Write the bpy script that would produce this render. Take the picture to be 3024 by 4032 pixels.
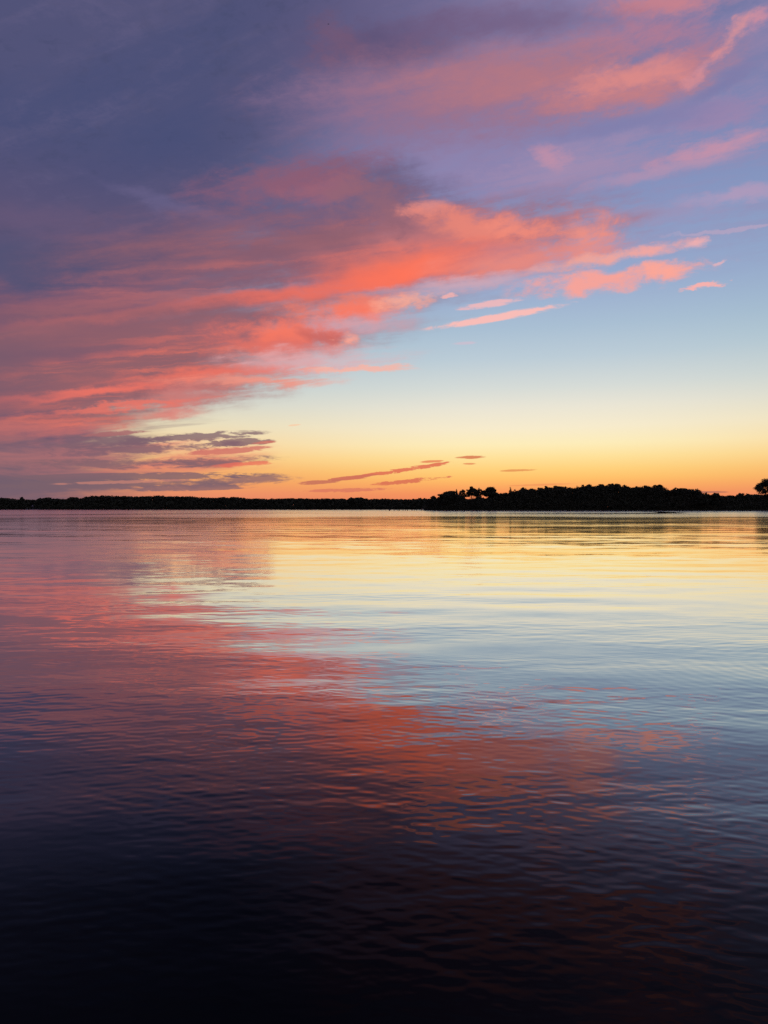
import bpy, math, random
import numpy as np
from mathutils import Vector, Matrix

# ------------------------------------------------------------------ basics
sc = bpy.context.scene
COL = sc.collection
for o in list(bpy.data.objects):
    bpy.data.objects.remove(o, do_unlink=True)

F = 2912.0            # focal length in pixels of the 3024x4032 photograph
HZ = 2000.0           # pixel row of the true horizon
CAMH = 2.6            # eye height above the water (m)


def lin(c):
    out = []
    for v in c:
        v = v / 255.0
        out.append(v / 12.92 if v <= 0.04045 else ((v + 0.055) / 1.055) ** 2.4)
    return out


# ------------------------------------------------------------------ camera
cam_d = bpy.data.cameras.new('camera')
cam = bpy.data.objects.new('camera', cam_d)
COL.objects.link(cam)
cam_d.sensor_fit = 'VERTICAL'
cam_d.sensor_height = 36.0
cam_d.lens = 26.0
cam_d.clip_start = 0.1
cam_d.clip_end = 30000.0
cam.location = (0, 0, CAMH)
cam.rotation_euler = (math.radians(90.0) - math.atan(16.0 / F), 0, 0)
sc.camera = cam

# ------------------------------------------------------------------ colour management / render
sc.view_settings.view_transform = 'Standard'
sc.view_settings.look = 'None'
sc.view_settings.exposure = 0.0
sc.view_settings.gamma = 1.0
sc.render.engine = 'CYCLES'
cy = sc.cycles
cy.max_bounces = 4
cy.diffuse_bounces = 2
cy.glossy_bounces = 3
cy.transparent_max_bounces = 4
cy.caustics_reflective = False
cy.caustics_refractive = False
cy.use_adaptive_sampling = True
cy.adaptive_threshold = 0.02
cy.use_denoising = False

# ------------------------------------------------------------------ world: dusk sky
world = bpy.data.worlds.new('World')
sc.world = world
world.use_nodes = True
wt = world.node_tree
wt.nodes.clear()


class G:
    """small helper that wires node sockets like an expression"""
    def __init__(self, tree):
        self.t = tree

    def new(self, kind):
        return self.t.nodes.new(kind)

    def put(self, sock, v):
        if isinstance(v, bpy.types.NodeSocket):
            self.t.links.new(v, sock)
        elif v is not None:
            sock.default_value = v

    def m(self, op, a, b=None, c=None, clamp=False):
        n = self.new('ShaderNodeMath')
        n.operation = op
        n.use_clamp = clamp
        self.put(n.inputs[0], a)
        if b is not None:
            self.put(n.inputs[1], b)
        if c is not None:
            self.put(n.inputs[2], c)
        return n.outputs[0]

    def add(self, a, b): return self.m('ADD', a, b)
    def sub(self, a, b): return self.m('SUBTRACT', a, b)
    def mul(self, a, b): return self.m('MULTIPLY', a, b)
    def div(self, a, b): return self.m('DIVIDE', a, b)
    def mad(self, a, b, c): return self.m('MULTIPLY_ADD', a, b, c)

    def sstep(self, x, lo, hi, a=0.0, b=1.0):
        n = self.new('ShaderNodeMapRange')
        n.interpolation_type = 'SMOOTHSTEP'
        self.put(n.inputs['Value'], x)
        n.inputs['From Min'].default_value = lo
        n.inputs['From Max'].default_value = hi
        n.inputs['To Min'].default_value = a
        n.inputs['To Max'].default_value = b
        return n.outputs['Result']

    def vec(self, x, y, z=0.0):
        n = self.new('ShaderNodeCombineXYZ')
        self.put(n.inputs[0], x); self.put(n.inputs[1], y); self.put(n.inputs[2], z)
        return n.outputs[0]

    def sep(self, v):
        n = self.new('ShaderNodeSeparateXYZ')
        self.put(n.inputs[0], v)
        return n.outputs

    def vm(self, op, a, b=None, c=None):
        n = self.new('ShaderNodeVectorMath')
        n.operation = op
        self.put(n.inputs[0], a)
        if b is not None:
            self.put(n.inputs[1], b)
        if c is not None:
            self.put(n.inputs[2], c)
        return n.outputs[0]

    def noise(self, v, scale, detail=4.0, rough=0.5, lac=2.0, dist=0.0, color=False):
        n = self.new('ShaderNodeTexNoise')
        self.put(n.inputs['Vector'], v)
        n.inputs['Scale'].default_value = scale
        n.inputs['Detail'].default_value = detail
        n.inputs['Roughness'].default_value = rough
        n.inputs['Lacunarity'].default_value = lac
        n.inputs['Distortion'].default_value = dist
        return n.outputs['Color' if color else 'Fac']

    def mix(self, fac, a, b):
        n = self.new('ShaderNodeMix')
        n.data_type = 'RGBA'
        self.put(n.inputs[0], fac)
        for s, v in ((n.inputs[6], a), (n.inputs[7], b)):
            if isinstance(v, bpy.types.NodeSocket):
                self.t.links.new(v, s)
            else:
                s.default_value = (*lin(v), 1.0)
        return n.outputs[2]

    def ramp(self, fac, stops):
        n = self.new('ShaderNodeValToRGB')
        cr = n.color_ramp
        cr.interpolation = 'LINEAR'
        while len(cr.elements) < len(stops):
            cr.elements.new(0.5)
        for e, (p, c) in zip(cr.elements, sorted(stops)):
            e.position = p
            e.color = (*lin(c), 1.0)
        self.put(n.inputs[0], fac)
        return n.outputs[0]


g = G(wt)


def AE(px, py):
    """direction (azimuth, elevation) of a spot in the sky"""
    u = (px - 1512.0) / F
    v = (HZ - py) / F
    return math.atan(u), math.atan2(v, math.sqrt(1 + u * u))


tc = g.new('ShaderNodeTexCoord')
dx, dy, dz = g.sep(tc.outputs['Generated'])
A = g.m('ARCTAN2', dx, dy)
zc = g.m('MAXIMUM', dz, 0.0)
E = g.m('ARCSINE', g.m('MINIMUM', zc, 1.0))

# --- clear sky: warm at the horizon where the sun has set, blue above
SC = 0.75
def rs(rows):
    return [(max(0.0, AE(1512, y)[1]) / SC, c) for y, c in rows]
near = g.ramp(g.div(E, SC), rs([
    (1990, (238, 130, 92)), (1945, (243, 146, 92)), (1915, (249, 170, 98)), (1885, (252, 192, 106)), (1850, (252, 208, 124)),
    (1803, (252, 224, 154)), (1755, (251, 235, 184)), (1690, (245, 234, 204)), (1611, (232, 228, 212)), (1534, (212, 218, 214)),
    (1419, (186, 203, 214)), (1304, (168, 190, 210)), (1150, (152, 172, 206)), (900, (136, 152, 194)),
    (600, (126, 134, 180)), (300, (118, 122, 166)), (0, (108, 112, 156))]) + [(1.0, (92, 98, 142))])
side = g.ramp(g.div(E, SC), rs([
    (1990, (226, 130, 102)), (1950, (234, 143, 104)), (1905, (241, 158, 100)), (1860, (246, 177, 108)), (1810, (249, 201, 132)),
    (1750, (245, 215, 164)), (1680, (233, 221, 188)), (1600, (212, 214, 202)), (1520, (194, 206, 206)),
    (1380, (168, 192, 204)), (1250, (154, 178, 202)), (1080, (141, 162, 196)), (850, (131, 150, 190)),
    (600, (122, 134, 178)), (300, (114, 120, 164)), (0, (106, 110, 154))]) + [(1.0, (90, 96, 140))])
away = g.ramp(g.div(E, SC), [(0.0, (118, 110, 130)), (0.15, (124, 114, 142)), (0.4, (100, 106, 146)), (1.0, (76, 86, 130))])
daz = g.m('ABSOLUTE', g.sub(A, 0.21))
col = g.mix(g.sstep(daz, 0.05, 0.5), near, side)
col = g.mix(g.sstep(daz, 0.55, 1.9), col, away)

# --- cloud coordinates: a deck overhead, streets running along s
zz = g.add(zc, 0.055)
cx = g.div(dx, zz)
cyy = g.div(dy, zz)
S_ = g.add(g.mul(cx, 0.89), g.mul(cyy, -0.45))
T_ = g.add(g.mul(cx, 0.45), g.mul(cyy, 0.89))
deckv = g.vec(g.mul(S_, 0.55), g.mul(T_, 1.5), 3.7)
AEv = g.vec(A, E, 0.0)
lowv = g.vec(g.mul(A, 5.0), g.mul(E, 26.0), 1.3)

n_big = g.noise(deckv, 0.8, 7.0, 0.58, 2.1, 0.4)                 # broad cloud structure
wcol = g.noise(deckv, 1.7, 5.0, 0.55, 2.0, color=True)           # domain warp
n_wisp = g.noise(g.vec(g.mul(S_, 1.0), g.mul(T_, 3.6), 9.1), 1.6, 8.0, 0.62, 2.1, 0.9)   # fibres
n_puff = g.noise(g.vec(g.mul(A, 1.0), g.mul(E, 1.7), 4.4), 17.0, 9.0, 0.6, 2.1, 0.7)    # curdled edges
n_low = g.noise(lowv, 2.6, 8.0, 0.62, 2.1, 0.5)                  # thin streaks low over the horizon
wsub = g.vm('SUBTRACT', wcol, (0.5, 0.5, 0.5))
pcol = g.noise(g.vec(g.mul(A, 1.0), g.mul(E, 1.6), 7.7), 26.0, 5.0, 0.6, 2.0, color=True)
psub = g.vm('SUBTRACT', pcol, (0.5, 0.5, 0.5))
fine = g.vm('MULTIPLY_ADD', psub, (0.055, 0.022, 0.0), AEv)
W1 = g.vm('MULTIPLY_ADD', wsub, (0.16, 0.07, 0.0), fine)
W2 = g.vm('MULTIPLY_ADD', wsub, (0.07, 0.026, 0.0), fine)
n_fine = g.noise(g.vec(g.mul(A, 16.0), g.mul(E, 70.0), 6.1), 2.4, 6.0, 0.65, 2.1, 0.6)
n_tex = g.noise(g.vec(g.mad(E, 0.9, g.mul(A, 1.0)), g.mad(A, -0.45, g.mul(E, 2.6)), 2.2), 34.0, 8.0, 0.72, 2.0, 0.4)
tex = g.sub(n_tex, 0.5)
NZ = {'fine': g.mad(tex, 0.3, g.sub(n_fine, 0.5)), 'big': g.sub(n_big, 0.5), 'wisp': g.mad(tex, 0.65, g.sub(n_wisp, 0.5)),
      'puff': g.mad(tex, 0.6, g.sub(n_puff, 0.5)), 'low': g.sub(n_low, 0.5)}
fa, fb = math.cos(math.radians(7)), math.sin(math.radians(7))
f_u = g.mad(E, fb, g.mul(A, fa))
f_v = g.mad(E, fa, g.mul(A, -fb))
f_w = g.mad(NZ['puff'], 0.012, f_v)
n_fib = g.noise(g.vec(g.mul(f_u, 4.5), g.mul(f_w, 62.0), 3.1), 1.0, 5.0, 0.55, 2.1, 0.5)
NZ['fib'] = g.sub(n_fib, 0.5)
NZ['soft'] = g.mad(NZ['wisp'], 0.6, g.mul(NZ['fib'], 0.6))
rose = g.mix(g.sstep(n_fib, 0.42, 0.68), (142, 95, 104), (238, 117, 96))
dusk = g.mix(g.sstep(n_fib, 0.36, 0.66), (128, 90, 110), (178, 104, 108))
NZ['mixl'] = g.mul(g.add(NZ['low'], NZ['fine']), 0.6)
WV = {1: W1, 2: W2, 0: AEv}


def ell(px, py, rx, ry, rot, warp):
    """soft elliptical field, 1 in the middle and 0 at the rim, fixed in the sky"""
    a0, e0 = AE(px, py)
    r = math.radians(rot)
    a1, e1 = AE(px + rx * math.cos(r), py - rx * math.sin(r))
    a2, e2 = AE(px - ry * math.sin(r), py - ry * math.cos(r))
    n = g.new('ShaderNodeTexGradient')
    n.gradient_type = 'SPHERICAL'
    tm = n.texture_mapping
    tm.vector_type = 'TEXTURE'
    tm.translation = (a0, e0, 0)
    tm.rotation = (0, 0, math.atan2(e1 - e0, a1 - a0))
    tm.scale = (math.hypot(a1 - a0, e1 - e0), math.hypot(a2 - a0, e2 - e0), 1)
    g.put(n.inputs[0], WV[warp])
    return n.outputs['Fac']


def cloud(px, py, rx, ry, rot, c, alpha=1.0, k=0.6, nz='wisp', lo=0.08, hi=0.55, warp=2):
    """lay one lit or shaded cloud body over the sky so far"""
    global col
    if ry > 22:
        rx, ry, hi = rx * 1.10, ry * 1.22, hi + 0.34
    f = ell(px, py, rx, ry, rot, warp)
    gate = g.m('MULTIPLY', f, 4.0, clamp=True)
    f = g.mad(g.mul(NZ[nz], k * 1.5), gate, f)
    msk = g.sstep(f, lo, hi, 0.0, alpha)
    col = g.mix(msk, col, c)


# thin lavender veil high on the right
veil = g.mul(g.sstep(g.mad(NZ['wisp'], 1.0, g.mul(NZ['big'], 1.0)), -0.26, 0.34), g.sstep(E, 0.24, 0.40))
col = g.mix(g.mul(veil, 0.72), col, (153, 136, 174))
cloud(1900, 640, 1000, 230, 4, (141, 129, 171), 0.85, 0.5, 'wisp', 0.02, 0.6, 1)
cloud(2300, 640, 620, 120, 10, (164, 141, 175), 0.75, 0.9, 'wisp', 0.05, 0.6, 1)
cloud(2860, 570, 380, 70, 20, (204, 146, 166), 0.8, 0.9, 'wisp', 0.05, 0.6, 1)
cloud(2640, 690, 420, 44, 14, (178, 146, 176), 0.7, 0.9, 'wisp', 0.05, 0.6, 1)
cloud(2850, 420, 330, 60, 10, (160, 132, 170), 0.7, 0.9, 'wisp', 0.05, 0.6, 1)
cloud(2900, 770, 330, 34, 9, (178, 154, 186), 0.8, 0.9, 'wisp', 0.05, 0.6, 2)
cloud(2500, 850, 420, 40, 6, (158, 148, 184), 0.6, 0.9, 'wisp', 0.05, 0.6, 2)
cloud(2850, 905, 330, 14, 5, (182, 164, 192), 0.7, 0.5, 'wisp', 0.05, 0.6, 2)
cloud(2190, 605, 110, 46, -30, (206, 146, 164), 0.6, 0.9, 'puff', 0.1, 0.7, 2)

# the dark deck over the left and the top
lin_f = g.mad(E, -0.78, A)                        # grows to the right and down
a_t, e_t = AE(1700, 0)
off = a_t - 0.78 * e_t
dn = g.div(g.mad(NZ['big'], 0.30, g.mul(g.sub(lin_f, off), -1.0)), g.mad(E, 1.25, 0.16))
deck = g.sstep(dn, -0.22, 0.26)
lowcut = g.sstep(g.mad(NZ['low'], 0.03, g.mad(A, -0.10, g.sub(E, 0.028))), 0.0, 0.06)
deckc = g.mix(g.sstep(n_big, 0.36, 0.66), (65, 75, 117), (81, 82, 119))
deckc = g.mix(g.sstep(A, -0.25, 0.05, 0.0, 0.55), deckc, (102, 92, 132))
deckc = g.mix(g.sstep(E, 0.46, 0.30, 0.0, 0.75), deckc, (98, 84, 116))
deckc = g.mix(g.sstep(E, 0.30, 0.20, 0.0, 0.6), deckc, (128, 86, 106))
deckc = g.mix(g.sstep(E, 0.12, 0.04, 0.0, 0.9), deckc, (112, 92, 108))
deckc = g.mix(g.sstep(NZ['wisp'], 0.0, 0.32, 0.0, 0.3), deckc, (114, 104, 140))
deckc = g.mix(g.sstep(g.mad(tex, 0.8, NZ['puff']), -0.02, 0.34, 0.0, 0.30), deckc, (58, 66, 98))
col = g.mix(g.mul(deck, lowcut), col, deckc)

# shaded and rosy bodies inside the deck
cloud(330, 1050, 860, 140, 2, (76, 79, 114), 0.85, 0.5, 'big', 0.0, 0.55, 1)
cloud(900, 1010, 560, 110, 6, (92, 83, 114), 0.75, 0.6, 'wisp', 0.0, 0.55, 1)
cloud(150, 860, 620, 80, -4, (102, 86, 118), 0.7, 0.6, 'wisp', 0.0, 0.7, 1)
cloud(1100, 860, 640, 130, -6, (92, 87, 124), 0.9, 0.6, 'wisp', 0.0, 0.5, 1)
cloud(1400, 770, 560, 170, 0, (104, 93, 128), 0.97, 0.35, 'wisp', 0.0, 0.3, 1)
cloud(700, 800, 520, 40, -14, (108, 100, 140), 0.5, 0.9, 'wisp', 0.05, 0.7, 1)
cloud(1130, 690, 470, 120, 12, (142, 92, 114), 0.9, 0.9, 'wisp', 0.05, 0.65, 1)
cloud(1250, 720, 230, 60, 14, (164, 100, 116), 0.6, 1.0, 'puff', 0.05, 0.7, 1)
cloud(1560, 170, 520, 170, 4, (94, 82, 118), 0.9, 0.7, 'wisp', 0.02, 0.55, 1)
cloud(1340, 160, 170, 110, -30, (122, 88, 114), 0.6, 1.2, 'puff', 0.1, 0.8, 2)
cloud(150, 1210, 800, 90, 4, (126, 86, 106), 0.85, 0.6, 'wisp', 0.0, 0.6, 1)

# long pink body top right
cloud(1750, 420, 1050, 180, 8, (140, 110, 142), 0.85, 0.7, 'wisp', 0.0, 0.65, 1)
cloud(2000, 330, 1050, 210, 9, (164, 114, 134), 0.9, 0.6, 'wisp', 0.0, 0.7, 1)
cloud(2150, 330, 760, 140, 10, (182, 120, 130), 0.85, 0.7, 'wisp', 0.0, 0.75, 1)
cloud(2400, 345, 480, 90, 14, (204, 129, 131), 0.7, 1.0, 'wisp', 0.0, 0.75, 1)
cloud(2500, 310, 360, 50, 15, (230, 143, 136), 0.65, 1.2, 'puff', 0.02, 0.8, 1)
cloud(2600, 150, 380, 130, 10, (184, 122, 142), 0.75, 1.0, 'wisp', 0.0, 0.75, 1)
cloud(2650, 30, 360, 70, 4, (210, 130, 134), 0.75, 1.1, 'puff', 0.02, 0.8, 1)
cloud(2760, 270, 170, 28, 40, (214, 142, 150), 0.75, 1.2, 'puff', 0.05, 0.8, 2)
cloud(2890, 150, 200, 30, 38, (230, 150, 148), 0.7, 1.3, 'puff', 0.05, 0.8, 2)
cloud(3000, 100, 110, 26, 40, (216, 144, 156), 0.75, 1.2, 'puff', 0.05, 0.8, 2)
cloud(2050, 90, 620, 110, 4, (114, 94, 130), 0.8, 0.7, 'wisp', 0.0, 0.65, 1)
cloud(2500, 470, 520, 44, 12, (126, 126, 172), 0.75, 0.7, 'wisp', 0.02, 0.6, 1)
cloud(2820, 330, 230, 34, 35, (124, 122, 168), 0.75, 0.7, 'wisp', 0.02, 0.6, 2)

# main glowing bank
cloud(1350, 1010, 1250, 260, 9, (142, 94, 108), 0.92, 0.6, 'soft', 0.0, 0.45, 1)
cloud(1500, 990, 900, 190, 8, dusk, 0.8, 0.7, 'soft', 0.0, 0.6, 1)
cloud(1800, 955, 760, 190, 4, (196, 118, 120), 0.9, 0.8, 'puff', 0.0, 0.55, 1)
cloud(1530, 800, 340, 130, -14, (146, 100, 116), 0.85, 0.9, 'puff', 0.02, 0.65, 2)
cloud(1700, 795, 130, 60, -6, (232, 146, 138), 0.75, 1.2, 'puff', 0.06, 0.8, 2)
cloud(1880, 895, 330, 80, -14, (234, 134, 118), 0.85, 1.1, 'puff', 0.04, 0.7, 2)
cloud(2070, 895, 170, 70, -10, (242, 140, 122), 0.8, 1.2, 'puff', 0.06, 0.7, 2)
cloud(2310, 945, 180, 100, 10, (240, 146, 132), 0.85, 1.2, 'puff', 0.06, 0.7, 2)
cloud(2020, 985, 320, 50, 4, (188, 126, 138), 0.75, 1.0, 'puff', 0.02, 0.6, 2)
cloud(1330, 930, 360, 80, 8, (134, 92, 108), 0.75, 0.9, 'puff', 0.02, 0.65, 2)
cloud(1620, 1045, 600, 100, 9, (244, 118, 96), 0.95, 0.7, 'soft', 0.0, 0.7, 2)
cloud(1500, 1090, 430, 56, 9, (255, 116, 88), 0.95, 0.6, 'soft', 0.0, 0.6, 2)
cloud(2050, 1025, 480, 70, 9, (234, 138, 126), 0.85, 0.8, 'soft', 0.0, 0.65, 2)
cloud(750, 1140, 900, 110, 9, dusk, 0.8, 0.6, 'soft', 0.0, 0.65, 2)
cloud(1080, 1175, 620, 38, 9, (238, 112, 94), 0.95, 0.6, 'soft', 0.0, 0.6, 2)
cloud(430, 1262, 620, 32, 7, (214, 110, 102), 0.85, 0.7, 'soft', 0.0, 0.65, 2)
cloud(80, 1320, 420, 26, 4, (184, 106, 106), 0.8, 0.7, 'soft', 0.0, 0.65, 2)
cloud(2380, 1020, 350, 32, 12, (242, 166, 152), 0.85, 1.0, 'puff', 0.04, 0.65, 2)
cloud(1800, 1125, 520, 44, 8, (210, 172, 186), 0.75, 0.9, 'wisp', 0.0, 0.65, 2)

# tongues below it: coral streaks blending into grey purple
cloud(700, 1330, 1050, 150, 6, (140, 93, 105), 0.95, 0.5, 'soft', 0.0, 0.4, 2)
cloud(450, 1500, 820, 170, 5, (150, 95, 103), 0.9, 0.5, 'soft', 0.0, 0.4, 2)
cloud(680, 1440, 780, 150, 6, rose, 0.8, 0.7, 'soft', 0.0, 0.6, 2)
cloud(380, 1560, 600, 130, 5, rose, 0.8, 0.7, 'soft', 0.0, 0.6, 2)
cloud(1380, 1222, 340, 70, 4, (240, 124, 104), 0.9, 0.9, 'puff', 0.0, 0.6, 2)
cloud(1380, 1238, 200, 36, 2, (255, 118, 90), 0.7, 0.9, 'puff', 0.02, 0.7, 2)
cloud(1330, 1290, 380, 46, 6, (212, 170, 182), 0.75, 0.8, 'wisp', 0.0, 0.65, 2)
cloud(1590, 1190, 180, 40, 8, (250, 172, 150), 0.85, 1.2, 'puff', 0.05, 0.7, 2)
cloud(1080, 1345, 400, 90, 3, (226, 112, 100), 0.9, 0.9, 'puff', 0.0, 0.6, 2)
cloud(1090, 1310, 250, 44, 0, (248, 120, 96), 0.8, 1.0, 'puff', 0.02, 0.7, 2)
cloud(1270, 1330, 150, 30, -14, (196, 100, 96), 0.75, 1.0, 'puff', 0.05, 0.7, 2)
cloud(1350, 1342, 90, 26, 12, (255, 168, 148), 0.85, 1.2, 'puff', 0.08, 0.7, 2)
cloud(1230, 1420, 440, 60, 3, (222, 174, 178), 0.8, 0.9, 'wisp', 0.0, 0.65, 2)
cloud(1400, 1448, 280, 17, 0, (248, 178, 160), 0.8, 0.9, 'wisp', 0.0, 0.6, 2)
cloud(150, 1410, 620, 60, 5, (116, 86, 108), 0.7, 0.6, 'soft', 0.0, 0.65, 2)
cloud(800, 1476, 560, 32, 5, (238, 114, 97), 0.85, 0.7, 'soft', 0.0, 0.6, 2)
cloud(760, 1520, 500, 24, 3, (170, 98, 102), 0.75, 0.6, 'soft', 0.0, 0.6, 2)
cloud(1000, 1503, 470, 26, 1, (246, 152, 132), 0.8, 0.9, 'wisp', 0.0, 0.65, 2)
cloud(330, 1540, 600, 24, 6, (244, 116, 99), 0.85, 0.7, 'soft', 0.0, 0.6, 2)
cloud(700, 1560, 260, 60, 9, (206, 124, 120), 0.75, 1.0, 'puff', 0.0, 0.65, 2)
cloud(430, 1606, 420, 20, 5, (238, 116, 100), 0.75, 0.7, 'soft', 0.0, 0.65, 2)
cloud(700, 1622, 170, 26, 3, (226, 130, 120), 0.7, 1.0, 'puff', 0.0, 0.65, 2)
cloud(200, 1655, 480, 40, 4, rose, 0.85, 0.7, 'soft', 0.0, 0.6, 2)
cloud(-120, 1480, 520, 300, 0, (116, 88, 106), 0.75, 0.6, 'soft', 0.0, 0.7, 2)
cloud(100, 1700, 520, 50, 2, (206, 112, 106), 0.8, 0.7, 'soft', 0.0, 0.6, 2)

# low far clouds over the left shore: thin flat streaks tapering to the right
cloud(-60, 1890, 900, 230, 0, (112, 93, 108), 0.92, 0.5, 'low', 0.05, 0.5, 0)
cloud(330, 1800, 560, 90, 1, (186, 114, 114), 0.7, 1.0, 'low', 0.05, 0.6, 0)
cloud(760, 1790, 360, 60, 3, (226, 126, 110), 0.7, 1.4, 'fib', 0.05, 0.6, 0)
cloud(700, 1835, 420, 40, 1, (222, 124, 108), 0.65, 1.2, 'fib', 0.05, 0.6, 0)
cloud(760, 1722, 330, 22, 4, (126, 95, 108), 0.85, 2.2, 'mixl', 0.02, 0.4, 0)
cloud(900, 1745, 200, 20, 3, (128, 94, 106), 0.85, 2.7, 'mixl', 0.04, 0.4, 0)
cloud(420, 1735, 360, 30, 2, (122, 94, 108), 0.85, 2.2, 'mixl', 0.02, 0.4, 0)
cloud(560, 1768, 460, 26, 3, (126, 94, 108), 0.85, 2.4, 'mixl', 0.02, 0.4, 0)
cloud(880, 1775, 210, 16, 4, (206, 112, 104), 0.85, 2.4, 'mixl', 0.04, 0.4, 0)
cloud(860, 1818, 300, 24, 2, (130, 94, 104), 0.85, 2.2, 'mixl', 0.02, 0.4, 0)
cloud(960, 1828, 150, 12, 4, (232, 110, 92), 0.8, 1.5, 'fine', 0.06, 0.5, 0)
cloud(480, 1825, 460, 24, 1, (128, 97, 107), 0.85, 2.2, 'mixl', 0.02, 0.4, 0)
cloud(960, 1888, 240, 24, 2, (140, 104, 108), 0.85, 2.2, 'mixl', 0.02, 0.4, 0)
cloud(560, 1878, 560, 20, 1, (122, 96, 107), 0.85, 2.1, 'mixl', 0.02, 0.4, 0)
cloud(420, 1910, 620, 24, 1, (120, 96, 107), 0.85, 2.1, 'mixl', 0.02, 0.4, 0)
cloud(700, 1922, 330, 14, 1, (132, 100, 108), 0.85, 2.2, 'mixl', 0.02, 0.4, 0)
cloud(500, 1897, 330, 8, 2, (222, 142, 122), 0.45, 2.4, 'fine', 0.15, 0.6, 0)
cloud(470, 1706, 170, 12, 4, (166, 104, 108), 0.9, 1.5, 'fine', 0.05, 0.5, 0)
cloud(1040, 1742, 60, 7, 4, (206, 112, 100), 0.8, 1.3, 'fine', 0.05, 0.5, 0)
# slivers low over the middle
cloud(1560, 1855, 280, 11, 9, (222, 114, 86), 0.95, 2.3, 'fine', 0.16, 0.45, 0)
cloud(1380, 1882, 140, 10, 6, (206, 112, 90), 0.95, 1.7, 'fine', 0.1, 0.4, 0)
cloud(1260, 1898, 110, 10, 4, (196, 112, 92), 0.9, 1.5, 'fine', 0.1, 0.4, 0)
cloud(1610, 1894, 190, 12, 6, (216, 114, 86), 0.95, 2.4, 'fine', 0.16, 0.45, 0)
cloud(1330, 1932, 260, 10, 2, (214, 118, 96), 0.8, 1.9, 'fine', 0.15, 0.5, 0)
cloud(1860, 1800, 80, 8, 2, (214, 124, 86), 0.95, 1.0, 'fine', 0.1, 0.5, 0)
cloud(1850, 1826, 42, 5, 2, (226, 140, 92), 0.9, 1.0, 'fine', 0.12, 0.5, 0)
cloud(1700, 1817, 56, 6, 3, (228, 132, 90), 0.9, 1.0, 'fine', 0.12, 0.5, 0)
cloud(2040, 1852, 90, 6, 2, (226, 148, 88), 0.9, 1.0, 'fine', 0.1, 0.5, 0)
cloud(2130, 1909, 170, 5, 2, (236, 146, 92), 0.7, 1.0, 'fine', 0.1, 0.5, 0)
cloud(2790, 1937, 95, 6, 0, (176, 112, 94), 0.9, 1.0, 'fine', 0.1, 0.5, 0)
cloud(1160, 1674, 34, 5, 6, (246, 206, 170), 0.9, 1.0, 'fine', 0.1, 0.5, 0)

# bright slips in the blue on the right
cloud(2390, 1108, 480, 48, 8, (250, 162, 148), 0.92, 1.3, 'puff', 0.03, 0.6, 2)
cloud(2580, 1075, 190, 36, 6, (252, 166, 150), 0.85, 1.2, 'puff', 0.08, 0.6, 2)
cloud(1960, 1250, 360, 19, 11, (252, 188, 180), 0.92, 1.0, 'fine', 0.03, 0.5, 0)
cloud(1930, 1198, 160, 18, 9, (242, 184, 184), 0.85, 1.3, 'fine', 0.05, 0.6, 0)
cloud(1765, 1175, 50, 12, 5, (246, 178, 172), 0.8, 0.9, 'puff', 0.1, 0.6, 2)
cloud(2740, 1135, 120, 16, 11, (252, 176, 168), 0.9, 1.4, 'fine', 0.08, 0.6, 2)
cloud(2560, 985, 240, 40, 12, (244, 166, 158), 0.8, 1.3, 'puff', 0.12, 0.7, 2)
cloud(2745, 960, 80, 28, 14, (246, 176, 172), 0.8, 1.2, 'puff', 0.12, 0.7, 2)
cloud(2800, 1058, 60, 9, 16, (226, 178, 186), 0.8, 0.7, 'puff', 0.1, 0.6, 2)
cloud(1830, 1352, 70, 9, 3, (206, 188, 204), 0.7, 0.6, 'puff', 0.1, 0.6, 0)

# the physical twilight sky underneath
sky = g.new('ShaderNodeTexSky')
sky.sky_type = 'NISHITA'
sky.sun_disc = False
sky.sun_elevation = math.radians(-1.0)
sky.sun_rotation = math.radians(10.0)
bg1 = g.new('ShaderNodeBackground'); g.put(bg1.inputs[0], sky.outputs[0]); bg1.inputs[1].default_value = 0.01
bg2 = g.new('ShaderNodeBackground'); g.put(bg2.inputs[0], col); bg2.inputs[1].default_value = 1.0
ash = g.new('ShaderNodeAddShader')
wt.links.new(bg1.outputs[0], ash.inputs[0]); wt.links.new(bg2.outputs[0], ash.inputs[1])
wo = g.new('ShaderNodeOutputWorld')
wt.links.new(ash.outputs[0], wo.inputs['Surface'])
world.cycles.sampling_method = 'NONE'

# ------------------------------------------------------------------ shared builders
rng = np.random.default_rng(7)
random.seed(7)


def at(px, py, Y):
    return Vector(((px - 1512.0) / F * Y, Y, CAMH + (HZ - py) / F * Y))


def mesh_np(name, V, Fc, mat, parent=None, smooth=False):
    """V (n,3), Fc (m,k) -> one linked mesh object"""
    V = np.asarray(V, dtype=np.float32)
    Fc = np.asarray(Fc, dtype=np.int32)
    me = bpy.data.meshes.new(name)
    me.vertices.add(len(V))
    me.vertices.foreach_set('co', V.ravel())
    k = Fc.shape[1]
    me.loops.add(Fc.size)
    me.loops.foreach_set('vertex_index', Fc.ravel())
    me.polygons.add(len(Fc))
    me.polygons.foreach_set('loop_start', np.arange(0, Fc.size, k, dtype=np.int32))
    me.polygons.foreach_set('loop_total', np.full(len(Fc), k, dtype=np.int32))
    if smooth:
        me.polygons.foreach_set('use_smooth', np.ones(len(Fc), dtype=bool))
    me.update(calc_edges=True)
    me.validate()
    me.materials.append(mat)
    o = bpy.data.objects.new(name, me)
    COL.objects.link(o)
    if parent is not None:
        o.parent = parent
    return o


def empty(name, loc):
    o = bpy.data.objects.new(name, None)
    COL.objects.link(o)
    o.location = loc
    o.empty_display_size = 0.5
    return o


def tag(o, label=None, cat=None, group=None, kind=None):
    if label: o['label'] = label
    if cat: o['category'] = cat
    if group: o['group'] = group
    if kind: o['kind'] = kind
    return o


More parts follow.
